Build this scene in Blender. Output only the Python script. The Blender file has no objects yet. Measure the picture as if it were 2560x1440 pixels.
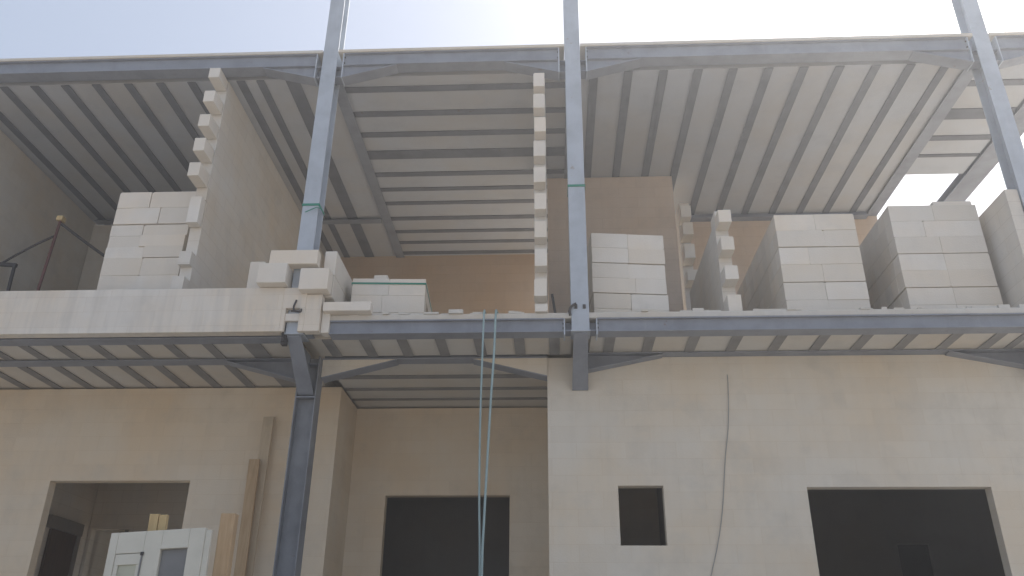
import bpy, bmesh, math, random
from mathutils import Vector, Matrix
random.seed(7)
SC = bpy.context.scene
HAZE = .0056
COL = SC.collection

# ------------------------------------------------------------------ helpers
class MB:
    """collects boxes, prisms and tubes (world coordinates) for ONE mesh"""
    def __init__(self): self.v = []; self.f = []
    def box(self, x0, x1, y0, y1, z0, z1):
        n = len(self.v)
        self.v += [(x, y, z) for z in (z0, z1) for y in (y0, y1) for x in (x0, x1)]
        self.f += [tuple(n + i for i in q) for q in
                   ((0, 2, 3, 1), (4, 5, 7, 6), (0, 1, 5, 4), (2, 6, 7, 3), (0, 4, 6, 2), (1, 3, 7, 5))]
        return self
    def prism_x(self, poly, x0, x1):
        """polygon of (y, z) extruded along x"""
        n = len(self.v); k = len(poly)
        self.v += [(x0, y, z) for y, z in poly] + [(x1, y, z) for y, z in poly]
        self.f.append(tuple(range(n, n + k))); self.f.append(tuple(range(n + 2*k - 1, n + k - 1, -1)))
        for i in range(k):
            j = (i + 1) % k; self.f.append((n + i, n + k + i, n + k + j, n + j))
        return self
    def prism_y(self, poly, y0, y1):
        """polygon of (x, z) extruded along y"""
        n = len(self.v); k = len(poly)
        self.v += [(x, y0, z) for x, z in poly] + [(x, y1, z) for x, z in poly]
        self.f.append(tuple(range(n, n + k))); self.f.append(tuple(range(n + 2*k - 1, n + k - 1, -1)))
        for i in range(k):
            j = (i + 1) % k; self.f.append((n + i, n + k + i, n + k + j, n + j))
        return self
    def tube(self, pts, r, seg=8):
        pts = [Vector(p) for p in pts]; n0 = len(self.v)
        for i, p in enumerate(pts):
            d = (pts[min(i+1, len(pts)-1)] - pts[max(i-1, 0)]).normalized()
            a = d.cross(Vector((0, 1, 0)) if abs(d.y) < .9 else Vector((1, 0, 0))).normalized(); b = d.cross(a)
            for k in range(seg):
                t = 2*math.pi*k/seg
                self.v.append(tuple(p + a*r*math.cos(t) + b*r*math.sin(t)))
        for i in range(len(pts)-1):
            for k in range(seg):
                a = n0+i*seg+k; b = n0+i*seg+(k+1) % seg
                self.f.append((a, b, b+seg, a+seg))
        self.f.append(tuple(range(n0, n0+seg))); e = n0+(len(pts)-1)*seg
        self.f.append(tuple(range(e+seg-1, e-1, -1)))
        return self
    def bar(self, p, q, w, h):
        """rectangular bar between two points"""
        p = Vector(p); q = Vector(q); d = (q-p).normalized()
        a = d.cross(Vector((0, 1, 0)) if abs(d.y) < .9 else Vector((1, 0, 0))).normalized()*w/2
        b = d.cross(a).normalized()*h/2; n = len(self.v)
        for c in (p, q):
            for s, t in ((-1, -1), (1, -1), (1, 1), (-1, 1)): self.v.append(tuple(c+a*s+b*t))
        self.f += [(n, n+1, n+2, n+3), (n+7, n+6, n+5, n+4)] + [(n+i, n+4+i, n+4+(i+1) % 4, n+(i+1) % 4) for i in range(4)]
        return self
    def build(self, name, mat, parent=None, bevel=0.0, smooth=False):
        off = parent.matrix_world.translation if parent else Vector((0, 0, 0))
        if parent and parent.type == 'EMPTY': off = Vector(parent['_o'])
        elif parent: off = Vector(parent.get('_o', (0, 0, 0)))
        me = bpy.data.meshes.new(name)
        if parent is None and self.v:            # a thing of one mesh: origin at its base
            xs, ys, zs = zip(*self.v)
            off = Vector(((min(xs)+max(xs))/2, (min(ys)+max(ys))/2, min(zs)))
        me.from_pydata([tuple(Vector(c)-off) for c in self.v], [], self.f)
        bm = bmesh.new(); bm.from_mesh(me); bmesh.ops.recalc_face_normals(bm, faces=bm.faces); bm.to_mesh(me); bm.free()
        me.materials.append(mat)
        if smooth:
            for p in me.polygons: p.use_smooth = True
        o = bpy.data.objects.new(name, me); COL.objects.link(o)
        if parent: o.parent = parent
        else: o.location = off
        o['_o'] = list(off)
        if bevel:
            m = o.modifiers.new('bevel', 'BEVEL'); m.width = bevel; m.segments = 2; m.limit_method = 'ANGLE'
        return o

def tag(o, label, cat, group=None, kind=None):
    if label: o['label'] = label
    if cat and not kind: kind = 'thing'
    if cat: o['category'] = cat
    if group: o['group'] = group
    if kind: o['kind'] = kind
    return o
def thing(name, loc, label, cat, group=None):
    o = bpy.data.objects.new(name, None); COL.objects.link(o); o.location = loc
    o.empty_display_size = .2; o['_o'] = list(loc)
    return tag(o, label, cat, group)

# ------------------------------------------------------------------ materials
def nodes(name):
    m = bpy.data.materials.new(name); m.use_nodes = True
    nt = m.node_tree; b = nt.nodes['Principled BSDF']
    return m, nt, b
def N(nt, t, **kw):
    n = nt.nodes.new(t)
    for k, v in kw.items(): setattr(n, k, v)
    return n
def mixc(nt, fac, a, b, mode='MIX'):
    n = N(nt, 'ShaderNodeMix', data_type='RGBA', blend_type=mode)
    if isinstance(fac, (int, float)): n.inputs[0].default_value = fac
    else: nt.links.new(fac, n.inputs[0])
    for i, c in ((6, a), (7, b)):
        if isinstance(c, tuple): n.inputs[i].default_value = (*c, 1)
        else: nt.links.new(c, n.inputs[i])
    return n.outputs[2]
def ramp(nt, src, lo, hi, c0=(0, 0, 0), c1=(1, 1, 1)):
    r = N(nt, 'ShaderNodeValToRGB'); nt.links.new(src, r.inputs[0])
    r.color_ramp.elements[0].position = lo; r.color_ramp.elements[1].position = hi
    r.color_ramp.elements[0].color = (*c0, 1); r.color_ramp.elements[1].color = (*c1, 1)
    return r.outputs[0]
def noise(nt, vec, scale, detail=4, rough=.55):
    n = N(nt, 'ShaderNodeTexNoise'); n.inputs['Scale'].default_value = scale
    n.inputs['Detail'].default_value = detail; n.inputs['Roughness'].default_value = rough
    if vec is not None: nt.links.new(vec, n.inputs['Vector'])
    return n.outputs[0]
def bump(nt, b, h, strength, dist=.01):
    n = N(nt, 'ShaderNodeBump'); n.inputs['Strength'].default_value = strength; n.inputs['Distance'].default_value = dist
    nt.links.new(h, n.inputs['Height']); nt.links.new(n.outputs[0], b.inputs['Normal'])

def block_mat(name, base, joints=True, rnd=.0, bw=.6, bh=.2, stain=.5, jd=.82):
    m, nt, b = nodes(name)
    geo = N(nt, 'ShaderNodeNewGeometry'); pos = geo.outputs['Position']
    if not joints:
        tc = N(nt, 'ShaderNodeTexCoord'); oi = N(nt, 'ShaderNodeObjectInfo')
        ad = N(nt, 'ShaderNodeVectorMath', operation='ADD')
        nt.links.new(tc.outputs['Object'], ad.inputs[0])
        sc_ = N(nt, 'ShaderNodeVectorMath', operation='SCALE'); nt.links.new(oi.outputs['Location'], sc_.inputs[0]); sc_.inputs['Scale'].default_value = 3.1
        nt.links.new(sc_.outputs[0], ad.inputs[1]); pos = ad.outputs[0]
    dark = tuple(c*.80 for c in base); warm = (base[0]*1.0, base[1]*.93, base[2]*.84)
    c = mixc(nt, ramp(nt, noise(nt, pos, .8, 5), .38, .66), base, warm)
    c = mixc(nt, ramp(nt, noise(nt, pos, 2.3, 6, .65), .52, .95), c, dark)
    # long trowel / saw streaks
    mp = N(nt, 'ShaderNodeMapping'); nt.links.new(pos, mp.inputs[0]); mp.inputs['Scale'].default_value = (9, 9, .7)
    st = ramp(nt, noise(nt, mp.outputs[0], 1.0, 3), .45, .75)
    mm = N(nt, 'ShaderNodeMath', operation='MULTIPLY'); nt.links.new(st, mm.inputs[0]); mm.inputs[1].default_value = .22*stain
    c = mixc(nt, mm.outputs[0], c, tuple(x*.70 for x in base))
    if rnd:
        oi = N(nt, 'ShaderNodeObjectInfo')
        mm2 = N(nt, 'ShaderNodeMath', operation='MULTIPLY'); nt.links.new(oi.outputs['Random'], mm2.inputs[0]); mm2.inputs[1].default_value = rnd
        c = mixc(nt, mm2.outputs[0], c, (base[0]*.80, base[1]*.77, base[2]*.72))
    h = noise(nt, pos, 60, 3)
    if joints:
        sep = N(nt, 'ShaderNodeSeparateXYZ'); nt.links.new(pos, sep.inputs[0])
        sn = N(nt, 'ShaderNodeSeparateXYZ'); nt.links.new(geo.outputs['True Normal'], sn.inputs[0])
        ab = N(nt, 'ShaderNodeMath', operation='ABSOLUTE'); nt.links.new(sn.outputs[0], ab.inputs[0])
        gt = N(nt, 'ShaderNodeMath', operation='GREATER_THAN'); nt.links.new(ab.outputs[0], gt.inputs[0]); gt.inputs[1].default_value = .6
        mx = N(nt, 'ShaderNodeMix', data_type='FLOAT'); nt.links.new(gt.outputs[0], mx.inputs[0])
        nt.links.new(sep.outputs[0], mx.inputs[2]); nt.links.new(sep.outputs[1], mx.inputs[3])
        cb = N(nt, 'ShaderNodeCombineXYZ'); nt.links.new(mx.outputs[0], cb.inputs[0]); nt.links.new(sep.outputs[2], cb.inputs[1])
        br = N(nt, 'ShaderNodeTexBrick'); nt.links.new(cb.outputs[0], br.inputs['Vector'])
        br.inputs['Scale'].default_value = 1; br.inputs['Brick Width'].default_value = bw; br.inputs['Row Height'].default_value = bh
        br.inputs['Mortar Size'].default_value = .004; br.inputs['Mortar Smooth'].default_value = .3; br.inputs['Bias'].default_value = 0
        br.inputs['Color1'].default_value = (1, 1, 1, 1); br.inputs['Color2'].default_value = (.95, .94, .93, 1)
        br.inputs['Mortar'].default_value = (jd, jd*.97, jd*.93, 1)
        c = mixc(nt, .8, c, br.outputs[0], 'MULTIPLY')
        inv = N(nt, 'ShaderNodeMath', operation='MULTIPLY_ADD'); nt.links.new(br.outputs['Fac'], inv.inputs[0]); inv.inputs[1].default_value = -.6
        nt.links.new(h, inv.inputs[2]); h = inv.outputs[0]
    nt.links.new(c, b.inputs['Base Color']); b.inputs['Roughness'].default_value = .92
    b.inputs['Specular IOR Level'].default_value = .2
    bump(nt, b, h, .35, .006)
    return m

def paint_mat(name, base, rough=.5, dirt=.35, metallic=0.0):
    m, nt, b = nodes(name); tc = N(nt, 'ShaderNodeNewGeometry').outputs['Position']
    c = mixc(nt, ramp(nt, noise(nt, tc, 3.0, 6, .6), .42, .72), base, tuple(x*(1-dirt) for x in base))
    mp = N(nt, 'ShaderNodeMapping'); nt.links.new(tc, mp.inputs[0]); mp.inputs['Scale'].default_value = (14, 14, 1.2)
    f = ramp(nt, noise(nt, mp.outputs[0], 1, 4), .60, .82)
    mm = N(nt, 'ShaderNodeMath', operation='MULTIPLY'); nt.links.new(f, mm.inputs[0]); mm.inputs[1].default_value = .35
    c = mixc(nt, mm.outputs[0], c, (base[0]*1.25+.02, base[1]*1.2+.02, base[2]*1.15+.02))
    rs = ramp(nt, noise(nt, tc, 5.5, 8, .72), .645, .70)
    c = mixc(nt, rs, c, (base[0]*.62+.03, base[1]*.50+.012, base[2]*.42))
    nt.links.new(c, b.inputs['Base Color']); b.inputs['Roughness'].default_value = rough; b.inputs['Metallic'].default_value = metallic
    bump(nt, b, noise(nt, tc, 25, 3), .08, .004)
    return m

def wood_mat(name, a, c2):
    m, nt, b = nodes(name); tc = N(nt, 'ShaderNodeTexCoord').outputs['Object']
    mp = N(nt, 'ShaderNodeMapping'); nt.links.new(tc, mp.inputs[0]); mp.inputs['Scale'].default_value = (18, 18, 1.1)
    g = noise(nt, mp.outputs[0], 2.2, 6, .65)
    c = mixc(nt, ramp(nt, g, .35, .68), a, c2)
    c = mixc(nt, ramp(nt, noise(nt, tc, 2.0, 3), .55, .8), c, tuple(x*.7 for x in a))
    nt.links.new(c, b.inputs['Base Color']); b.inputs['Roughness'].default_value = .8; bump(nt, b, g, .3, .004)
    return m

WALL = (.68, .66, .62)
M_WALL = block_mat('aerated_block_wall', WALL)
M_WALLD = block_mat('raw_block_wall_dusty', (.52, .415, .315), jd=.86)
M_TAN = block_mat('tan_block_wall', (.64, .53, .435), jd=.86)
M_ROOM = block_mat('darkened_room_wall', (.27, .26, .25), joints=False)  # shade of the unlit rooms is put into this darker wall colour
M_SHADE = block_mat('grey_block_wall', (.66, .63, .575), jd=.92)
M_LOW = block_mat('plastered_block_wall', (.685, .64, .56), bw=.6, bh=.2, jd=.93)
M_BLOCK = block_mat('aerated_block', (.76, .725, .67), joints=False, rnd=.5)
M_PARA = block_mat('parapet_block', (.73, .70, .65), joints=True, stain=2.2, jd=.9)
M_STEEL = paint_mat('blue_grey_paint', (.44, .485, .545), .5, .2)
M_STEELD = paint_mat('grey_primer', (.245, .265, .31), .55, .25)
M_STEELC = paint_mat('dull_grey_primer', (.235, .245, .265), .55, .3)
M_RIB = paint_mat('deck_rib_steel', (.15, .158, .178), .9, .25)
M_DECK = block_mat('deck_panel', (.46, .485, .525), joints=False, stain=.3)
M_CONC = block_mat('concrete_edge', (.60, .58, .54), joints=False, stain=1.0)
M_WOOD = wood_mat('raw_timber', (.50, .36, .22), (.40, .27, .15))
M_WOODY = wood_mat('pale_timber', (.62, .47, .24), (.50, .36, .18))
M_WOODP = wood_mat('plank_timber', (.56, .46, .33), (.48, .38, .26))
M_DOORB = wood_mat('brown_door', (.13, .09, .065), (.10, .07, .05))
M_WHITE = paint_mat('white_gloss_paint', (.63, .61, .53), .6, .12)
M_BEIGE = paint_mat('beige_panel', (.50, .50, .40), .5, .2)
M_GREY = paint_mat('grey_pane', (.20, .20, .20), .4, .3)
M_DARK = paint_mat('dark_rusty_steel', (.06, .055, .055), .7, .4)
M_CHAR = paint_mat('dark_doorway_fill', (.06, .06, .065), .7, .3)  # near-black tone stands in for the darkness of a doorway
M_LOWW = block_mat('warm_plastered_block_wall', (.70, .615, .495), jd=.93)
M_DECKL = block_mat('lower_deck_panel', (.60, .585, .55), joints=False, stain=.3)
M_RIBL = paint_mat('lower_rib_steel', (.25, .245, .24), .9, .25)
M_RED = paint_mat('red_prop_paint', (.15, .06, .05), .6, .4)
M_GREEN = paint_mat('green_strap', (.02, .22, .15), .45, .1)
M_HOSE = paint_mat('pale_blue_hose', (.29, .40, .41), .4, .15)
M_CABLE = paint_mat('grey_cable', (.33, .33, .32), .6, .2)
M_GROUND, nt, b = nodes('sandy_ground')
tc = N(nt, 'ShaderNodeNewGeometry').outputs['Position']
c = mixc(nt, ramp(nt, noise(nt, tc, .35, 8, .65), .35, .7), (.36, .325, .28), (.30, .27, .235))
c = mixc(nt, ramp(nt, noise(nt, tc, 9, 6, .7), .55, .75), c, (.24, .215, .185))
nt.links.new(c, b.inputs['Base Color']); b.inputs['Roughness'].default_value = 1; bump(nt, b, noise(nt, tc, 14, 6), .6, .03)

# ------------------------------------------------------------------ setting
g = MB()
g.v = [(-150, -150, 0), (150, -150, 0), (150, 150, 0), (-150, 150, 0)]; g.f = [(0, 1, 2, 3)]
tag(g.build('ground', M_GROUND), None, None, kind='structure')
tag(MB().box(-9.4, 8.6, 7.0, 15.3, -.05, .60).build('pavement', M_CONC, bevel=.02), None, None, kind='structure')

hz = MB().box(-155, 155, -155, 155, -1.0, 12.6).build('haze', M_GROUND)
hm = bpy.data.materials.new('dusty_air'); hm.use_nodes = True; hn = hm.node_tree; hn.nodes.clear()
ho = hn.nodes.new('ShaderNodeOutputMaterial'); hv = hn.nodes.new('ShaderNodeVolumePrincipled')
hv.inputs['Color'].default_value = (.93, .95, 1, 1); hv.inputs['Density'].default_value = HAZE; hv.inputs['Anisotropy'].default_value = .55
hn.links.new(hv.outputs[0], ho.inputs['Volume']); hz.data.materials[0] = hm
tag(hz, None, None, kind='stuff')
# levels
ZF = 5.31      # underside of upper floor deck
ZS = 5.56      # upper floor level
ZR = 9.42      # underside of roof deck
C1, C2, C3 = -3.075, .36, 5.97   # column axes

# ------------------------------------------------------------------ steel columns (upper, at the slab edge)
def hcol(mb, cx, y0, y1, z0, z1, w, tf=.016, tw=.012):
    mb.box(cx-w/2, cx+w/2, y0, y0+tf, z0, z1); mb.box(cx-w/2, cx+w/2, y1-tf, y1, z0, z1)
    mb.box(cx-tw/2, cx+tw/2, y0+tf, y1-tf, z0, z1)
def upper_column(cx, label, sides=(-1, 1)):
    t = thing('steel_column', (cx, 9.1, 5.32), label, 'steel column', 'steel columns standing on the slab edge')
    m = MB(); hcol(m, cx, 9.0, 9.24, 5.325, 11.9, .212); sh = m.build('shaft', M_STEEL, t, bevel=.004)
    MB().box(cx-.115, cx+.115, 8.985, 9.25, 5.305, 5.323).build('base_plate', M_STEEL, t)
    for s in sides:                                  # short stubs that carry the roof beams
        a, b_ = sorted((cx+s*.018, cx+s*.198))
        MB().box(a, b_, 9.105, 9.117, 9.235, 9.40).box(a, b_, 9.03, 9.20, 9.22, 9.234).box(a, b_, 9.03, 9.20, 9.401, 9.413).build('beam_stub', M_STEELD, t)
        a, b_ = sorted((cx+s*.018, cx+s*.198))
        MB().box(a, b_, 9.105, 9.117, 5.33, 5.46).box(a, b_, 9.03, 9.20, 5.325, 5.34).build('beam_stub', M_STEELD, t)
    for s in (-1, 1):                                # slotted holes with bolts near the foot
        MB().box(cx+s*.05-.018, cx+s*.05+.018, 8.988, 9.0, 5.60, 5.65).build('bolt', M_DARK, sh)
    return t
upper_column(C1, 'leftmost blue grey steel column with its foot buried in white blocks')
upper_column(C2, 'blue grey steel column near the centre standing on the bare slab edge beam')
upper_column(C3, 'blue grey steel column at the right edge against the bright sky')

def strap_tie(cx, z, label, tail=False, dz=.0):
    m = MB(); w = .113
    for a, b_, y0, y1 in ((cx-w, cx+w, 8.992, 8.998), (cx-w, cx-w+.004, 8.999, 9.245), (cx+w-.004, cx+w, 8.999, 9.245), (cx-w, cx+w, 9.246, 9.25)):
        m.box(a, b_, y0, y1, z-.016, z+.016)
    if tail:
        m.tube([(cx+w, 8.99, z-.02), (cx+w+.03, 8.98, z-.07), (cx+w-.03, 8.97, z-.06), (cx-.05, 8.965, z-.13)], .007, 6)
        m.tube([(cx+w, 8.99, z-.02), (cx+w+.05, 8.98, z-.10)], .008, 6)
    tag(m.build('strap', M_GREEN), label, 'strap', 'green straps round the columns')
strap_tie(C1, 7.115, 'green strap with loose tails tied round the leftmost upper column', True)
strap_tie(C2, 7.33, 'green strap round the centre column, without tails')

# ------------------------------------------------------------------ I-beams along the front
def ibeam_x(x0, x1, y0, z0, z1, label, group, haunch=(0, 0), plates=(1, 1), drop=.20, mat=None, run=.75, w=.2, t=.014, bolts=True):
    mat = mat or M_STEELD
    o = thing('steel_beam', ((x0+x1)/2, y0+w/2, z0), label, 'steel beam', group)
    yc = y0+w/2
    MB().box(x0, x1, y0, y0+w, z1-t, z1).build('top_flange', mat, o)
    MB().box(x0, x1, y0, y0+w, z0, z0+t).build('bottom_flange', mat, o, bevel=.003)
    MB().box(x0, x1, yc-.06, yc-.05, z0+t, z1-t).build('web', mat, o)
    for e, (xe, s) in enumerate(((x0, 1), (x1, -1))):
        zl = z0-drop if haunch[e] else z0-.02
        if plates[e]:
            a, b_ = sorted((xe-s*.016, xe)); ep = MB().box(a, b_, y0-.004, y0+w+.004, zl-.02, z1-.01).build('end_plate', M_STEEL, o, bevel=.003)
            if bolts:
                for zz in (z0+.06, z1-.06):
                    MB().tube([(xe+s*.012, y0+.03, zz), (xe-s*.002, y0+.03, zz)], .013, 6).build('bolt', M_DARK, ep)
        if haunch[e]:
            MB().prism_y([(xe, z0-.002), (xe+s*run, z0-.002), (xe, z0-drop)], yc-.058, yc-.048).build('haunch_web', mat, o)
            k = .012
            MB().prism_y([(xe, z0-drop), (xe+s*run, z0-.003), (xe+s*run, z0-.003-k), (xe, z0-drop-k)], y0+.005, y0+w-.005).build('haunch_flange', mat, o)
    return o
RG = 'steel beams along the roof edge'
ibeam_x(-9.3, C1-.2, 9.0, ZR-.01, 9.63, 'long roof edge beam over the left bay with the stepped wall under it', RG, (0, 1), (0, 1))
ibeam_x(C1+.2, C2-.2, 9.0, ZR-.01, 9.63, 'short roof edge beam between the left and centre columns', RG, (1, 1))
ibeam_x(C2+.2, C3-.2, 9.0, ZR-.01, 9.63, 'long roof edge beam over the right bay of stacked blocks', RG, (1, 1))
ibeam_x(C3+.2, 8.5, 9.0, ZR-.01, 9.63, 'roof edge beam stub running out of the picture right of the last column', RG, (1, 0), (1, 0))
FG = 'steel beams along the upper floor edge'
ibeam_x(-9.3, C1-.13, 9.08, 5.30, 5.50, 'floor edge beam showing only its underside below the white parapet', FG, (0, 0), (0, 1))
ibeam_x(C1+.42, C2-.2, 9.0, 5.305, 5.48, 'floor edge beam below the small strapped block pack, crossed by the hoses', FG, (0, 0), (0, 1), drop=.04)
ibeam_x(C2+.2, 8.5, 9.0, 5.305, 5.48, 'long floor edge beam below the big block stacks on the right', FG, (0, 0), (1, 0))

# ------------------------------------------------------------------ roof and floor depth beams, cross beams
def ibeam_y(cx, y0, y1, z0, z1, label, group, w=.15, mat=None):
    mat = mat or M_STEELD
    o = thing('steel_beam', (cx, (y0+y1)/2, z0), label, 'steel beam', group)
    MB().box(cx-w/2, cx+w/2, y0, y1, z1-.012, z1).build('top_flange', mat, o)
    MB().box(cx-w/2, cx+w/2, y0, y1, z0, z0+.012).build('bottom_flange', mat, o)
    MB().box(cx-.006, cx+.006, y0, y1, z0+.012, z1-.012).build('web', mat, o)
    return o
DG = 'roof beams running back from the columns'
ibeam_y(C1+.02, 9.26, 14.84, ZR-.03, 9.58, 'roof beam running back from the leftmost column along the striped middle ceiling', DG, .17)
ibeam_y(C2, 9.26, 12.0, ZR-.03, 9.58, 'roof beam running back from the centre column', DG, .17)
ibeam_y(C3, 9.26, 14.0, ZR-.03, 9.58, 'roof beam running back from the right column beside the bright roof opening', DG, .2)
ibeam_y(7.275, 9.26, 14.0, ZR-.03, 9.54, 'roof beam between the two bright openings at the right', DG, .37)
def cross(x0, x1, y0, z0, z1, label, w=.15, mat=None):
    o = thing('steel_beam', ((x0+x1)/2, y0, z0), label, 'steel beam', 'beams across the ceilings')
    mat = mat or M_STEELD
    MB().box(x0, x1, y0, y0+w, z0, z0+.012).build('bottom_flange', mat, o)
    MB().box(x0, x1, y0+w/2-.006, y0+w/2+.006, z0+.012, z1).build('web', mat, o)
    return o
cross(-4.6, C1-.09, 13.25, ZR-.05, ZR+.06, 'thin cross beam under the roof just left of the middle bay')
cross(2.3, 5.86, 13.3, ZR-.10, ZR+.06, 'cross beam at the far end of the right bay ceiling')
cross(-8.6, -4.82, 13.1, ZR-.06, ZR+.06, 'cross beam at the far end of the left bay ceiling')

# ------------------------------------------------------------------ decks
def deck(name, x0, x1, y0, y1, z, ribs, axis, label, group, top, rw=.128, extra=(), rz=.014):
    """panel sheet with steel ribs just below it; axis = direction the ribs run in"""
    o = thing(name, ((x0+x1)/2, (y0+y1)/2, z), label, 'ceiling deck', group)
    m = MB().box(x0, x1, y0, y1, z+rz, top)
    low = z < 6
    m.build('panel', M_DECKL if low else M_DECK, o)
    for e in extra: MB().box(*e).build('edge_strip', M_SHADE, o, bevel=.004)
    for r in ribs:
        w = rw
        if isinstance(r, tuple): r, w = r
        if axis == 'y':
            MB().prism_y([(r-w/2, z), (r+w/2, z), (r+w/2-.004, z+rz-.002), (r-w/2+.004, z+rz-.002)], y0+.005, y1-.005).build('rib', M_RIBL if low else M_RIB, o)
        else:
            MB().prism_x([(r-w/2, z), (r+w/2, z), (r+w/2-.004, z+rz-.002), (r-w/2+.004, z+rz-.002)], x0+.005, x1-.005).build('rib', M_RIBL if low else M_RIB, o)
    return o
UG = 'ribbed roof decks'
deck('roof_deck', -9.3, -3.056, 9.30, 14.9, ZR, [-8.96, -8.49, -8.02, -7.55, -7.09, -6.62, -6.14, -5.66, -5.19, -4.46, (-4.17, .12), (-3.70, .20)], 'y',
     'ribbed ceiling of the left bay with slanting grey strips behind the stepped wall', UG, 9.66,
     extra=[(-9.3, C1-.112, 8.985, 9.299, 9.632, 9.678)])
deck('roof_deck', -3.054, .359, 9.30, 14.9, ZR, [9.57, 10.15, 10.68, (11.24, .24), 11.83, (12.31, .11), (12.78, .11), 13.33, (13.83, .11), (14.27, .11), 14.72], 'x',
     'ribbed ceiling of the middle bay with level strips between the left and centre columns', UG, 9.66,
     extra=[(C1+.112, C2-.112, 8.985, 9.299, 9.632, 9.678)])
deck('roof_deck', .361, 5.969, 9.30, 13.5, ZR, [.67, 1.16, 1.66, 2.15, 2.64, 3.14, 3.63, 4.13, 4.63, 5.11, (5.60, .12)], 'y',
     'ribbed ceiling of the right bay with fanned strips above the big block stacks', UG, 9.66,
     extra=[(C2+.112, C3-.112, 8.985, 9.299, 9.632, 9.678)])
deck('roof_deck', 5.971, 7.07, 9.30, 12.15, ZR, [9.75, (10.47, .26), 11.09, (11.58, .08)], 'x',
     'short ribbed ceiling behind the right column ending at the bright opening', UG, 9.66,
     extra=[(C3+.112, 8.5, 8.985, 9.299, 9.632, 9.678)])
deck('roof_deck', 7.47, 8.5, 9.30, 11.0, ZR, [9.8, 10.4], 'x', 'ribbed ceiling at the right picture edge beyond the last column', UG, 9.66)
LG = 'ribbed floor decks'
lr = [-9.0, -8.52, -8.04, -7.56, -7.08, -6.61, -6.17, -5.70, -5.22, -4.75, -4.26, (-3.70, .22)]
deck('floor_deck', -9.3, -3.2, 9.285, 14.95, ZF, lr, 'y', 'underside of the upper floor over the left ground floor bay, slanting strips', LG, 5.50)
deck('floor_deck', -2.95, .25, 9.205, 9.80, ZF, [-2.73, -2.27, -1.81, -1.34, -.87, -.38, .05], 'y', 'narrow ribbed underside between the floor edge beam and the arched beam', LG, 5.50)
deck('floor_deck', -2.95, -.04, 10.02, 14.95, ZF, [(10.60, .13), (11.12, .10), (11.60, .08)], 'x', 'ribbed ceiling of the recessed entrance behind the arched beam', LG, 5.50)
deck('floor_deck', .49, 8.5, 9.205, 14.95, ZF, [.72, 1.20, 1.73, 2.24, 2.76, 3.27, 3.77, 4.29, 4.81, 5.32, (5.62, .1), 6.4, 6.9], 'y', 'narrow ribbed underside of the upper floor above the right ground floor wall', LG, 5.50)
# concrete slab on the decks
def slab_poly():
    m = MB()
    m.box(-9.3, -2.73, 9.31, 14.95, 5.503, ZS)
    m.box(-2.73, 8.5, 9.02, 14.95, 5.483, ZS)
    return m
tag(slab_poly().build('floor_slab', M_CONC, bevel=.012), 'pale concrete upper floor slab with a rough white edge above the steel beams', 'floor slab')

# ------------------------------------------------------------------ cantilever brackets carrying the upper columns
def cantilever(cx, cb, zb, yb, label, wall=True):
    o = thing('cantilever_bracket', (cx, 9.1, 5.0), label, 'bracket', 'tapered cantilever brackets under the columns')
    def P(y, x0, x1): return x0
    m = MB(); n = .012
    y0, z0 = 9.02, 5.30
    # bottom flange sloping down towards the wall
    m.v = [(cx-.085, y0, z0), (cx+.085, y0, z0), (cb+.10, yb, zb), (cb-.10, yb, zb),
           (cx-.085, y0, z0-.014), (cx+.085, y0, z0-.014), (cb+.10, yb, zb-.014), (cb-.10, yb, zb-.014)]
    m.f = [(0, 1, 2, 3), (4, 7, 6, 5), (0, 4, 5, 1), (1, 5, 6, 2), (2, 6, 7, 3), (3, 7, 4, 0)]
    m.build('bottom_flange', M_STEELD, o)
    m = MB()
    m.v = [(cx-n/2, y0, z0), (cx+n/2, y0, z0), (cb+n/2, yb, zb), (cb-n/2, yb, zb),
           (cx-n/2, y0, z0+.003), (cx+n/2, y0, z0+.003), (cb+n/2, yb, z0+.003), (cb-n/2, yb, z0+.003)]
    m.f = [(0, 3, 2, 1), (4, 5, 6, 7), (0, 1, 5, 4), (1, 2, 6, 5), (2, 3, 7, 6), (3, 0, 4, 7)]
    m.build('web', M_STEELD, o)
    return o
cantilever(C1, C1, 4.80, 9.74, 'tapered grey bracket joining the leftmost upper column to the lower column')
cantilever(C2, C2+.005, 4.87, 9.85, 'tapered grey bracket running from under the centre column into the white wall')
cantilever(C3, C3, 4.87, 9.85, 'tapered grey bracket under the right column at the picture edge')

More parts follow.
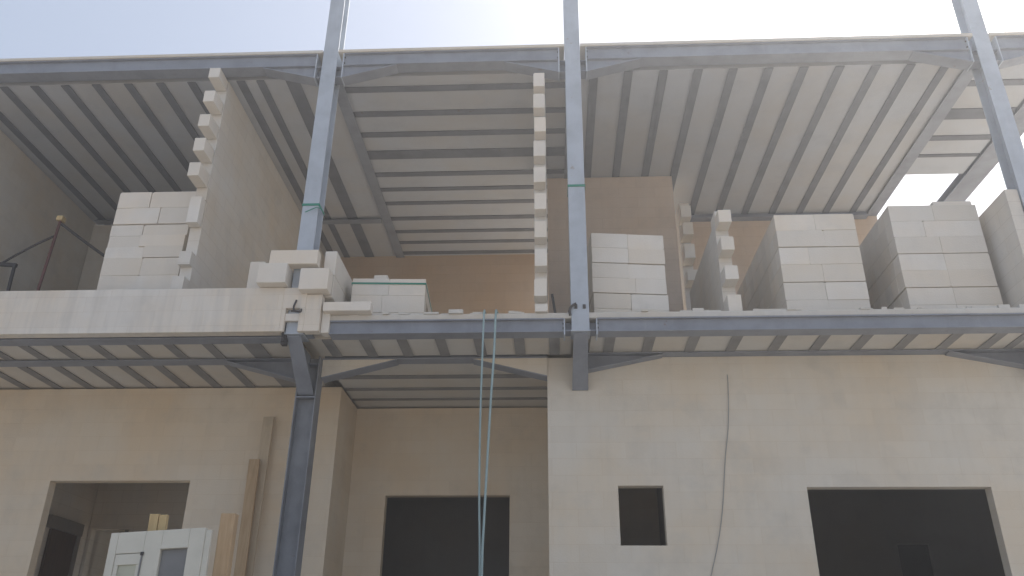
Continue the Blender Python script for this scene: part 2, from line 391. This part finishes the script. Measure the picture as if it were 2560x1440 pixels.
# ------------------------------------------------------------------ lower column and column-line beams
lc = thing('steel_column', (-3.07, 9.8, .6), 'tall grey H column of the ground floor in front of the left wall', 'steel column')
m = MB()
m.box(-3.195, -3.181, 9.70, 9.92, .60, 5.29).box(-2.949, -2.935, 9.70, 9.92, .60, 5.29).box(-3.181, -2.949, 9.80, 9.81, .60, 5.29)
m.build('shaft', M_STEELC, lc, bevel=.002)
MB().box(-3.18, -2.95, 9.705, 9.799, 4.745, 4.76).build('stiffener_plate', M_STEELD, lc)
MB().box(-3.18, -2.95, 9.705, 9.799, 5.18, 5.195).build('stiffener_plate', M_STEELD, lc)
MB().box(-3.24, -2.89, 9.66, 9.96, .60, .62).build('base_plate', M_STEELD, lc)
BG = 'beams on the lower column line'
def colbeam(x0, x1, y0, label, haunch, zb=5.285, drop=.26, run=.85, hm=None):
    o = thing('steel_beam', ((x0+x1)/2, y0, zb), label, 'steel beam', BG)
    MB().box(x0, x1, y0, y0+.2, zb, zb+.014).build('bottom_flange', M_STEELD, o)
    MB().box(x0, x1, y0+.09, y0+.102, zb+.014, 5.49).build('web', M_STEELD, o)
    for e, (xe, s) in enumerate(((x0, 1), (x1, -1))):
        if haunch[e]:
            MB().prism_y([(xe, zb-.002), (xe+s*run, zb-.002), (xe, zb-drop)], y0+(.012 if hm else .09), y0+.102).build('haunch_infill' if hm else 'haunch_web', hm or M_STEELD, o)
            MB().prism_y([(xe, zb-drop), (xe+s*run, zb-.003), (xe+s*run, zb-.017), (xe, zb-drop-.014)], y0+.004, y0+.196).build('haunch_flange', M_STEELD, o)
    return o
colbeam(-9.3, -3.20, 9.80, 'thin beam crossing below the left ground floor ceiling, haunched at the lower column', (0, 1), 5.29, .27, 1.0)
colbeam(-2.93, -.045, 9.81, 'arched looking beam with haunched ends across the recessed entrance', (1, 1), 5.285, .24, .95, M_LOW)
colbeam(C2+.10, C3-.1, 9.72, 'beam buried in the right wall with its dark haunches showing at both top corners', (1, 1), 5.298, .20, .95)

# ------------------------------------------------------------------ walls
MESHES = {}
def block_mesh(bw, bd, bh, var=0):
    """box of a block; variants 1..6 have broken corners on the front"""
    key = (round(bw, 3), round(bd, 3), round(bh, 3), var)
    if key in MESHES: return MESHES[key]
    m = MB().box(-bw/2+.0008, bw/2-.0008, -bd/2+.0015, bd/2-.0015, 0, bh-.0012)
    me = bpy.data.meshes.new('block'); me.from_pydata(m.v, [], m.f)
    bm = bmesh.new(); bm.from_mesh(me); bmesh.ops.recalc_face_normals(bm, faces=bm.faces)
    if var:
        q = random.Random(var*17)
        for c in range(q.choice((1, 1, 2))):
            sx = q.choice((-1, 1)); top = q.random() < .7; cut = q.uniform(.005, .014)
            p = Vector((sx*(bw/2), -bd/2, bh if top else 0))
            n = Vector((sx*q.uniform(.4, 1), -q.uniform(.4, 1), (1 if top else -1)*q.uniform(.3, 1))).normalized()
            r = bmesh.ops.bisect_plane(bm, geom=bm.verts[:]+bm.edges[:]+bm.faces[:], plane_co=p-n*cut, plane_no=n, clear_outer=True)
            ed = [e for e in r['geom_cut'] if isinstance(e, bmesh.types.BMEdge)]
            if len(ed) > 2: bmesh.ops.contextual_create(bm, geom=ed)
    bm.to_mesh(me); bm.free(); me.materials.append(M_BLOCK); MESHES[key] = me
    return me
def wall_open_x(x0, x1, y0, y1, z0, z1, holes):
    """wall in the XZ plane with rectangular openings [(xa, xb, za, zb)], butted boxes"""
    m = MB(); xs = sorted({x0, x1, *[h[0] for h in holes], *[h[1] for h in holes]})
    for a, b_ in zip(xs, xs[1:]):
        segs = [(z0, z1)]
        for h in holes:
            if h[0] < (a+b_)/2 < h[1]:
                segs = [q for s in segs for q in ((s[0], min(s[1], h[2])), (max(s[0], h[3]), s[1])) if q[1]-q[0] > 1e-4]
        for s in segs: m.box(a, b_, y0, y1, *s)
    return m
GW = 'white block walls'
tag(wall_open_x(-.045, 8.24, 9.86, 10.01, .60, 5.295, [(.78, 1.315, 2.99, 3.675), (2.985, 5.095, .60, 3.655)]).build('block_wall', M_LOW),
    'pale ground floor wall with a small window and a wide dark opening', 'wall', GW)
tag(MB().box(-.04, .105, 10.01, 11.975, .60, 5.295).build('block_wall', M_LOW), 'side wall closing the recessed entrance on its right', 'wall', GW)
tag(wall_open_x(-9.2, -2.955, 10.95, 11.10, .60, 5.295, [(-6.85, -4.90, 1.5, 3.985)]).build('block_wall', M_LOWW),
    'ground floor wall on the left with a wide window opening behind the white door leaf', 'wall', GW)
tag(MB().box(-3.10, -2.957, 11.102, 11.975, .60, 5.295).build('block_wall', M_LOWW), 'short side wall closing the recessed entrance on its left', 'wall', GW)
tag(wall_open_x(-3.10, 1.5, 11.98, 12.13, .60, 5.295, [(-2.425, -.615, .60, 3.985)]).build('block_wall', M_LOWW),
    'brownish back wall of the recessed entrance with a dark doorway', 'wall', GW)
# ground floor rooms behind the openings
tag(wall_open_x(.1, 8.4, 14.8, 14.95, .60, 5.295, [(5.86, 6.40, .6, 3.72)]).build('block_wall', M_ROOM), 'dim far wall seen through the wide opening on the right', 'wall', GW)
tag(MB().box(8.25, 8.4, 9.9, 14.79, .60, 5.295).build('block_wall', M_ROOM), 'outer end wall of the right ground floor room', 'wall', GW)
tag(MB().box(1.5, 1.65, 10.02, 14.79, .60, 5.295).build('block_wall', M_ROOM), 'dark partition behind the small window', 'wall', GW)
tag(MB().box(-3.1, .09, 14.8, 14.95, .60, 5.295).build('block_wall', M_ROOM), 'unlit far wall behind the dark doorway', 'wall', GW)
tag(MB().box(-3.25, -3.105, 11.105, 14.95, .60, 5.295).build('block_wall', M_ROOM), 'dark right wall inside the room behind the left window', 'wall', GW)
tag(wall_open_x(-7.645, -3.26, 13.6, 13.75, .60, 5.295, [(-7.60, -6.97, .60, 3.77), (-5.7, -3.6, .60, 3.6)]).build('block_wall', M_WALL),  # wide right-hand gap is unseen, added to let daylight into the room
    'inner wall with a narrow dark doorway seen through the left window opening', 'wall', GW)
tag(MB().box(-7.80, -7.65, 11.105, 14.79, .60, 5.295).build('block_wall', M_WALL), 'light inner side wall with the brown door, at the left inside the window opening', 'wall', GW)
tag(wall_open_x(-9.2, -3.26, 14.80, 14.95, .60, 5.295, [(-5.7, -3.6, .60, 3.6)]).build('block_wall', M_ROOM), 'unlit wall behind the inner doorway on the left', 'wall', GW)  # matching unseen gap, added so outdoor light reaches the left room
tag(MB().box(5.87, 6.39, 14.86, 14.90, .61, 3.715).build('inner_door', M_CHAR), 'dark panel added to stand for an unlit doorway in the far wall', 'door')  # dark sheet added to fill the doorway with shade
tag(wall_open_x(-9.2, -9.05, 11.105, 13.595, .60, 1.2, []).build('block_wall', M_WALL), 'low outer sill wall at the far left of the building', 'wall', GW)

# upper floor walls
tag(MB().box(-8.86, -8.70, 9.4, 13.4, ZS+.002, ZR-.002).build('block_wall', M_SHADE), 'shaded side wall at the far left of the upper floor', 'wall', GW)
tag(MB().box(-8.69, -4.80, 13.27, 13.42, ZS+.002, ZR-.065).build('block_wall', M_SHADE), 'brownish back wall of the left upper room behind the red prop', 'wall', GW)
tag(MB().box(-4.62, .10, 14.86, 15.01, ZS+.002, ZR+.02).build('block_wall', M_WALLD), 'brown back wall of the middle bay above the small strapped pack', 'wall', GW)
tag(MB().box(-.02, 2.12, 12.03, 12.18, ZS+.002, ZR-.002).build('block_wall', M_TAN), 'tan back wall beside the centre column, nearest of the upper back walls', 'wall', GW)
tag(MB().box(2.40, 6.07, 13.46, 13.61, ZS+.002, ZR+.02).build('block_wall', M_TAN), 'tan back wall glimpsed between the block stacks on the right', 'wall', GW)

def toothed(x0, x1, y_end, z_top, teeth, label, body, bevel=.008):
    """depth wall: body boxes [(y0, z0, z1)] and projecting toothing blocks [(y0, y1, z0, z1)]"""
    t = thing('block_wall', ((x0+x1)/2, 9.3, ZS), label, 'wall', 'stepped block wall ends')
    m = MB()
    for y0, z0, z1 in body: m.box(x0, x1, y0, y_end, z0, z1)
    m.build('wall_body', M_WALL, t)
    for i, (y0, y1, z0, z1) in enumerate(teeth):
        j = random.uniform(-.007, .007)
        o = bpy.data.objects.new('block', block_mesh(x1-x0, y1-y0-.002, z1-z0, random.choice((0, 0, 0, 1, 2, 3, 4)))); COL.objects.link(o); o.parent = t
        o.location = ((x0+x1)/2+j-t.location.x, (y0+y1)/2-.004-random.uniform(0, .014)-t.location.y, z0-t.location.z)
        bv = o.modifiers.new('bevel', 'BEVEL'); bv.width = bevel*.7; bv.segments = 2
    return t
toothed(-4.785, -4.630, 14.85, ZR, [(8.99, 9.30, a, b_) for a, b_ in ((9.235, 9.405), (8.81, 9.0), (8.39, 8.59), (7.99, 8.20), (7.59, 7.80))] +
        [(9.20, 9.34, 7.0, 7.40)],
        'stepped end of the tall white block wall that divides the left bay',
        [(9.30, 7.40, ZR-.003), (9.345, 6.57, 7.40), (9.20, 6.38, 6.57), (9.30, 6.18, 6.38), (9.14, ZS+.002, 6.18)])
zt = (9.17, 8.81, 8.415, 8.03, 7.62, 7.216, 6.81, 6.41, 6.0)
toothed(-.185, -.030, 12.02, ZR, [(8.99, 9.19, z-.235, z) for z in zt] + [(8.99, 9.19, ZS+.003, 5.66)],
        'toothed white block pier seen end on beside the centre column', [(9.195, ZS+.002, ZR-.004)])
toothed(2.16, 2.325, 11.6, 7.15, [(9.18, 9.42, a, b_) for a, b_ in ((6.86, 7.04), (6.46, 6.65), (6.05, 6.24), (5.60, 5.84))] + [(9.42, 9.7, 7.0, 7.16)],
        'low stepped block wall left of the big stacks, its shaded left side in view',
        [(9.425, ZS+.002, 7.0)])
toothed(2.20, 2.37, 13.44, 8.9, [(11.9, 12.2, a, b_) for a, b_ in ((8.53, 8.75), (8.19, 8.42), (7.76, 8.02), (7.36, 7.55))] + [(12.05, 12.2, 8.75, 8.88)],
        'distant toothed wall end just right of the tan back wall', [(12.2, ZS+.002, 8.9)])
t = thing('block_wall', (5.78, 9.4, ZS), 'half height pale block wall next to the right column', 'wall', 'stepped block wall ends')
MB().box(5.70, 5.86, 9.03, 12.2, ZS+.002, 7.18).build('wall_body', M_WALL, t, bevel=.008)

# parapet of the left bay
pw = thing('parapet_wall', (-6, 9.0, 5.3), 'low white block parapet along the floor edge of the left bay', 'parapet')
m = MB()
m.box(-9.3, -3.24, 8.93, 9.07, 5.318, 5.90)
m.box(-3.24, -2.95, 8.93, 8.995, 5.62, 5.895); m.box(-3.02, -2.95, 8.93, 8.995, 5.318, 5.62); m.box(-3.24, -3.19, 8.93, 8.995, 5.318, 5.62)
m.box(-2.95, -2.76, 8.93, 9.05, 5.318, 5.80)
m.build('wall_body', M_PARA, pw, bevel=.006)
MB().box(-3.19, -3.02, 8.945, 8.995, 5.46, 5.555).build('block', M_BLOCK, pw, bevel=.004)
MB().box(-2.755, -2.655, 8.99, 9.14, 5.318, 5.66).build('block', M_BLOCK, pw, bevel=.006)
def loose(x0, x1, y0, y1, z0, z1, label, group='white blocks laid round the column foot', rot=0):
    o = MB().box(x0, x1, y0, y1, z0, z1).build('block', M_BLOCK, bevel=.009); o.rotation_euler.z = rot
    return tag(o, label, 'block', group)
loose(-3.45, -2.85, 8.84, 8.985, 6.175, 6.37, 'long white block on top of the blocks wrapping the leftmost column foot')
loose(-3.56, -3.20, 8.80, 9.15, 5.905, 6.172, 'white block overhanging the parapet on the left of the column foot')
loose(-3.03, -2.675, 8.80, 8.99, 5.81, 6.095, 'white block overhanging the parapet corner on the right of the column foot')
loose(-2.815, -2.665, 9.02, 10.1, 6.10, 6.44, 'long block course running back from the column foot, upper layer')
loose(-2.815, -2.665, 9.02, 10.1, 5.80, 6.096, 'long block course running back from the column foot, lower layer')
loose(-3.80, -3.60, 9.12, 9.42, 5.90, 6.36, 'shaded upright block left of the column foot behind the parapet')
loose(-2.73, -2.15, 8.90, 9.04, 5.565, 5.685, 'thin white block lying on the slab edge right of the parapet end', 'single blocks on the slab')

# ------------------------------------------------------------------ packs of blocks
def pack(x, y, z, rot, nx, ny, nz, w, d, h, label, group, jitter=.004, strap=None, pallet=False, skip=()):
    """front left bottom corner of the pack at x, y, z"""
    bd, bh = d/ny, h/nz
    t = thing('block_pack', (x, y, z), label, 'block pack', group); t.rotation_euler.z = rot
    for k in range(nz):
        sp = random.choice((.5, .5, .5, .42, .58, .36))
        cols = [(0, sp), (sp, 1)]
        for j in range(ny):
            for i, (a, b_) in enumerate(cols):
                if j > 0 and i == 1 and k < nz-1 and j < ny-1: continue      # never seen: wrapped by the others
                var = random.choice((0, 0, 0, 0, 0, 1, 2, 3, 4, 5, 6)) if j == 0 else 0
                o = bpy.data.objects.new('block', block_mesh((b_-a)*w, bd, bh, var)); COL.objects.link(o); o.parent = t
                o.location = ((a+b_)/2*w+random.uniform(-1, 1)*jitter*.3, (j+.5)*bd + (random.uniform(-1, 1)*jitter if j == 0 else 0), k*bh)
                o.rotation_euler.z = random.uniform(-1, 1)*jitter*.4
                bv = o.modifiers.new('bevel', 'BEVEL'); bv.width = .004; bv.segments = 2
    if strap:
        zz = h*strap; e = .006
        m = MB(); R = .012
        for a in ((-e, w+e, -e-.004, -e), (-e-.004, -e, -e, d+e), (w+e, w+e+.004, -e, d+e)):
            m.box(a[0], a[1], a[2], a[3], zz-R, zz+R)
        o = m.build('strap', M_GREEN, None); o.location = (0, 0, 0)
        off = Vector(o['_o']); o.parent = t; o.location = off
    if pallet:
        m = MB()
        for q in (0, .5, 1): m.box(.02+q*(w-.12), .10+q*(w-.12), .02, d-.02, -.09, -.022)
        m.box(.0, w, 0.0, .1, -.02, -.003).box(.0, w, d-.1, d, -.02, -.003).box(0, w, d/2-.05, d/2+.05, -.02, -.003)
        o = m.build('pallet', M_WOODP, None); off = Vector(o['_o']); o.parent = t; o.location = off
    return t
def stack(x, y, z0, rot, w, d, layers, names, group, nx=2, ny=10, jit=.005, shift=.006):
    z = z0
    for i, (h, nz) in enumerate(layers):
        pack(x+random.uniform(-1, 1)*shift, y+random.uniform(-1, 1)*shift, z, rot, nx, ny, nz, w, d, h-.012, names[i], group, jit, pallet=(i == 0 and z0 > ZS+.05))
        z += h
stack(2.955, 9.5, 5.66, 0, 1.03, 2.4, [(.50, 2), (.50, 2), (.49, 2)],
      ['lowest white block pack of the tall stack under the fanned ceiling', 'middle white block pack of the tall stack under the fanned ceiling',
       'topmost white block pack of the tall stack under the fanned ceiling'], 'packs of the tall right stack', ny=12)
stack(4.45, 9.5, 5.58, 0, 1.13, 2.4, [(.48, 2), (.48, 2), (.72, 3)],
      ['lowest white block pack of the rightmost stack by the bright opening', 'middle white block pack of the rightmost stack by the bright opening',
       'topmost white block pack of the rightmost stack, against the bright opening'], 'packs of the rightmost stack', ny=12)
loose(5.05, 5.55, 9.53, 9.75, 7.252, 7.32, 'flat slice of block on top of the rightmost stack', 'single blocks on the slab')
stack(.55, 9.46, 5.60, .10, .955, 1.0, [(.43, 2), (.43, 2), (.44, 2)],
      ['lowest white block pack right beside the centre column', 'middle white block pack right beside the centre column',
       'topmost white block pack right beside the centre column'], 'packs beside the centre column', ny=5)
pack(-2.56, 9.5, 5.57, .05, 2, 5, 3, .95, 1.0, .72, 'small white block pack with a green strap on the slab in the middle bay', 'packs in the middle bay', .005, strap=.90)
loose(-2.30, -2.12, 9.56, 9.72, 6.292, 6.365, 'small block end on top of the green strapped pack', 'single blocks on the slab')
stack(-5.97, 9.5, 5.57, 0, 1.07, .9, [(.54, 3), (.53, 2), (.53, 3), (.52, 2)],
      ['lowest pack of the left white block stack, half hidden by the parapet', 'second pack up of the left white block stack behind the parapet',
       'third pack up of the left white block stack behind the parapet', 'topmost pack of the left white block stack behind the parapet'], 'packs of the left stack', nx=2, ny=4, jit=.022, shift=.015)

# rubble and mortar crumbs along the slab edge
m = MB(); rr = random.Random(3)
for i in range(150):
    x = rr.uniform(-2.6, 6.8); y = rr.uniform(9.03, 9.25); s = rr.uniform(.010, .038)
    if abs(x-C2) < .13 or abs(x-C3) < .13: continue
    a = rr.uniform(.6, 2.6)
    m.box(x-s*a, x+s*a, y-s, y+s, ZS-.002, ZS+s*rr.uniform(.5, 1.3))
for x0, x1, h in ((4.95, 5.35, .035), (5.5, 5.68, .05), (1.55, 1.9, .025), (-1.95, -1.7, .02), (2.45, 2.85, .03), (.62, .8, .02)):
    m.box(x0, x1, 9.05, 9.3, ZS-.003, ZS+h)
tag(m.build('rubble', M_CONC), 'white block crumbs scattered along the slab edge', 'rubble', kind='stuff')

# ------------------------------------------------------------------ hoses, cable, hook, rods
def spline(pts, n=10):
    out = []
    P = [Vector(p) for p in pts]; P = [P[0]*2-P[1]] + P + [P[-1]*2-P[-2]]
    for i in range(1, len(P)-2):
        for k in range(n):
            t = k/n; a, b_, c_, d = P[i-1:i+3]
            out.append(.5*((2*b_)+(c_-a)*t+(2*a-5*b_+4*c_-d)*t*t+(3*b_-a-3*c_+d)*t**3))
    out.append(P[-2]); return out
HG = 'pale blue hoses hanging over the slab edge'
tag(MB().tube(spline([(-.79, 9.25, 5.575), (-.785, 9.02, 5.585), (-.785, 8.93, 5.50), (-.79, 8.91, 5.0), (-.795, 8.90, 4.2), (-.785, 8.90, 3.37), (-.76, 8.9, 2.5), (-.75, 8.9, .62)]), .0115).build('hose', M_HOSE, smooth=True),
    'straighter pale blue hose, the left one hanging from the slab edge', 'hose', HG)
tag(MB().tube(spline([(-.62, 9.25, 5.575), (-.64, 9.02, 5.585), (-.645, 8.93, 5.50), (-.655, 8.90, 5.0), (-.68, 8.89, 4.44), (-.71, 8.88, 3.6), (-.725, 8.87, 3.1), (-.735, 8.86, 2.55), (-.72, 8.86, .62)]), .013).build('hose', M_HOSE, smooth=True),
    'slanting pale blue hose, the right one hanging from the slab edge', 'hose', HG)
tag(MB().tube(spline([(2.205, 9.85, 5.05), (2.20, 9.852, 4.9), (2.15, 9.85, 4.4), (2.07, 9.85, 3.98), (1.96, 9.85, 3.3), (1.79, 9.85, 2.7), (1.4, 9.85, 1.6), (1.2, 9.84, .61)]), .005).build('cable', M_CABLE, smooth=True),
    'thin grey cable hanging down the pale right wall', 'cable')
tag(MB().tube(spline([(-3.07, 8.92, 5.72), (-3.085, 8.90, 5.62), (-3.06, 8.88, 5.56), (-2.985, 8.87, 5.545), (-2.98, 8.87, 5.58)]), .012).build('hook', M_DARK, smooth=True),
    'dark bent steel hook on the parapet end below the column', 'hook')
tag(MB().box(-3.23, -3.17, 9.02, 9.10, 5.19, 5.31).box(-3.22, -3.18, 8.99, 9.02, 5.22, 5.27).tube([(-3.2, 8.96, 5.33), (-3.2, 9.0, 5.25)], .012, 6).build('clamp', M_DARK),
    'small dark clamp under the parapet end left of the lower column', 'clamp')
tag(MB().bar((.03, 9.35, 5.95), (.075, 9.25, 5.57), .03, .03).build('steel_rod', M_DARK), 'short dark rod leaning beside the toothed pier', 'rod')
tag(MB().tube(spline([(C2-.05, 8.985, 5.66), (C2-.10, 8.97, 5.62), (C2-.125, 8.965, 5.56), (C2-.12, 8.97, 5.50)]), .016).build('lifting_lug', M_DARK, smooth=True), 'dark curved lug at the foot of the centre column', 'lug')

# red prop and dark poles in the left upper room
pt = thing('prop_tripod', (-7.2, 10.3, ZS), 'thin red prop with two dark stays in the left upper room', 'prop')
MB().tube([(-7.36, 10.3, ZS+.002), (-7.28, 10.3, 7.70)], .022).build('post', M_RED, pt, smooth=True)
MB().box(-7.32, -7.23, 10.25, 10.35, 7.70, 7.77).build('head_plate', M_WOODY, pt)
MB().tube(spline([(-7.27, 10.32, 7.67), (-6.9, 10.5, 7.42), (-6.3, 10.9, 7.05)]), .022).build('stay', M_DARK, pt, smooth=True)
MB().tube(spline([(-7.29, 10.30, 7.46), (-7.6, 10.3, 7.28), (-8.1, 10.3, 6.93)]), .016).build('stay', M_DARK, pt, smooth=True)
tr = thing('trestle', (-7.9, 10.3, ZS), 'small dark trestle at the left picture edge of the upper floor', 'trestle')
MB().bar((-8.3, 10.3, 7.02), (-7.75, 10.3, 6.97), .05, .05).build('top_rail', M_DARK, tr)
for xx, xt in ((-7.72, -7.78), (-8.2, -8.12)): MB().bar((xx, 10.3, ZS+.002), (xt, 10.3, 6.95), .035, .035).build('leg', M_DARK, tr)

# ------------------------------------------------------------------ things in front of the left wall
TG = 'timbers standing in front of the left wall'
tag(MB().bar((-3.86, 10.72, .605), (-3.905, 10.86, 4.84), .145, .03).build('timber_plank', M_WOODP, bevel=.004), 'tallest timber plank leaning on the left wall', 'plank', TG)
tag(MB().bar((-3.88, 10.60, .605), (-3.975, 10.74, 4.22), .145, .03).build('timber_plank', M_WOOD, bevel=.004), 'broader timber plank with knots, in front of the tallest one', 'plank', TG)
tag(MB().bar((-2.96, 7.62, .605), (-2.955, 7.56, 2.94), .135, .10).build('timber_post', M_WOOD, bevel=.008), 'brown timber post just right of the white door leaf', 'post', TG)
tag(MB().bar((-3.76, 7.95, .605), (-3.80, 7.86, 2.99), .085, .05).bar((-3.685, 7.95, .605), (-3.715, 7.87, 2.985), .075, .05).build('timber_post', M_WOODY, bevel=.004), 'pale yellow timber batten pair sticking up behind the white door leaf', 'post', TG)
d = thing('door_leaf', (-3.98, 7.5, .605), 'white panelled door leaf standing in front of the left window opening', 'door leaf')
d.rotation_euler = (math.radians(-2), math.radians(-2), math.radians(-7))
def dpart(name, boxes, mat, bev=.006):
    m = MB()
    for b_ in boxes: m.box(*b_)
    o = m.build(name, mat, None, bevel=bev); off = Vector(o['_o']); o.parent = d; o.location = off
    return o
H = 2.17; W = .93
dpart('frame', [(0, .08, 0, .05, 0, H), (.35, .52, 0, .05, 0, H), (.78, W, 0, .05, 0, H), (.08, .35, 0, .05, 1.98, H), (.52, .78, 0, .05, 2.01, H), (.08, .35, 0, .05, 0, .2), (.52, .78, 0, .05, 0, .2)], M_WHITE)
dpart('panel', [(.081, .349, .018, .03, .2, 1.979)], M_BEIGE)
dpart('moulding', [(.085, .345, .002, .017, 1.88, 1.975), (.085, .125, .002, .017, .2, 1.88), (.305, .345, .002, .017, .2, 1.88)], M_WHITE, .004)
dpart('pane', [(.521, .779, .028, .036, .2, 2.009)], M_GREY)
dpart('ledge', [(.515, .785, -.012, .027, 2.00, 2.03)], M_WHITE, .004)
dpart('bolt', [(.335, .365, -.012, -.001, 1.955, 1.985)], M_DARK, .002)
dpart('rod', [(.343, .357, -.012, -.002, .6, 1.954)], M_GREY, .002)
dpart('edge_strip', [(W+.001, W+.055, .01, .04, 0, H-.02)], M_WHITE, .004)
ip = thing('inner_door', (-7.62, 12.9, .6), 'dark brown door under a grey lintel inside the left window', 'door')
MB().box(-7.648, -7.61, 12.50, 13.22, .605, 3.60).build('leaf', M_DOORB, ip)
MB().box(-7.648, -7.585, 12.40, 13.34, 3.605, 3.79).build('lintel', M_ROOM, ip, bevel=.006)
MB().box(-7.648, -7.60, 13.225, 13.33, .605, 3.604).build('jamb', M_ROOM, ip)
tag(MB().box(-7.40, -6.98, 14.0, 14.04, .605, 3.62).build('inner_door', M_SHADE), 'pale leaf standing inside the narrow dark doorway on the left', 'door')

# ------------------------------------------------------------------ camera
f, pi_, ya, ro = 2051.64, *[math.radians(a) for a in (25.42446, -2.91134, .51211)]
fw0 = Vector((math.sin(ya), math.cos(ya), 0)); r0 = Vector((math.cos(ya), -math.sin(ya), 0)); u0 = Vector((0, 0, 1))
F = fw0*math.cos(pi_)+u0*math.sin(pi_); UP = -fw0*math.sin(pi_)+u0*math.cos(pi_)
R = r0*math.cos(ro)+UP*math.sin(ro); U = -r0*math.sin(ro)+UP*math.cos(ro)
cam = bpy.data.cameras.new('camera'); co = bpy.data.objects.new('camera', cam); COL.objects.link(co)
mw = Matrix((R, U, -F)).transposed().to_4x4(); mw.translation = Vector((0, 0, 1.6)); co.matrix_world = mw
cam.sensor_width = 36; cam.lens = f/2560*36; cam.clip_end = 2000; cam.clip_start = .05
SC.camera = co

# ------------------------------------------------------------------ light
EL, AZ = 50, 40            # sun behind the building, towards the right
el, az = math.radians(EL), math.radians(AZ)
sd = Vector((math.sin(az)*math.cos(el), math.cos(az)*math.cos(el), math.sin(el)))
sl = bpy.data.lights.new('sun', 'SUN'); sl.energy = 4.2; sl.angle = math.radians(.5); sl.color = (1, .95, .87)
so = bpy.data.objects.new('sun', sl); COL.objects.link(so); so.rotation_euler = sd.to_track_quat('Z', 'Y').to_euler()
w = bpy.data.worlds.new('World'); SC.world = w; w.use_nodes = True
nt = w.node_tree; bg = nt.nodes['Background']
sky = nt.nodes.new('ShaderNodeTexSky'); sky.sky_type = 'NISHITA'; sky.sun_disc = False
sky.sun_elevation = el; sky.sun_rotation = az; sky.air_density = .75; sky.dust_density = 3.2; sky.ozone_density = 1.0
veil = nt.nodes.new('ShaderNodeMix'); veil.data_type = 'RGBA'; veil.inputs[0].default_value = .5   # thin bright overcast veil over the clear sky
veil.inputs[7].default_value = (3.0, 3.3, 3.7, 1)
nt.links.new(sky.outputs[0], veil.inputs[6]); nt.links.new(veil.outputs[2], bg.inputs[0]); bg.inputs[1].default_value = .13
SC.view_settings.view_transform = 'Standard'; SC.view_settings.look = 'None'; SC.view_settings.exposure = 0.76; SC.view_settings.gamma = 1
SC.render.engine = 'CYCLES'
SC.cycles.max_bounces = 8; SC.cycles.diffuse_bounces = 6
for o in bpy.data.objects:
    if '_o' in o: del o['_o']
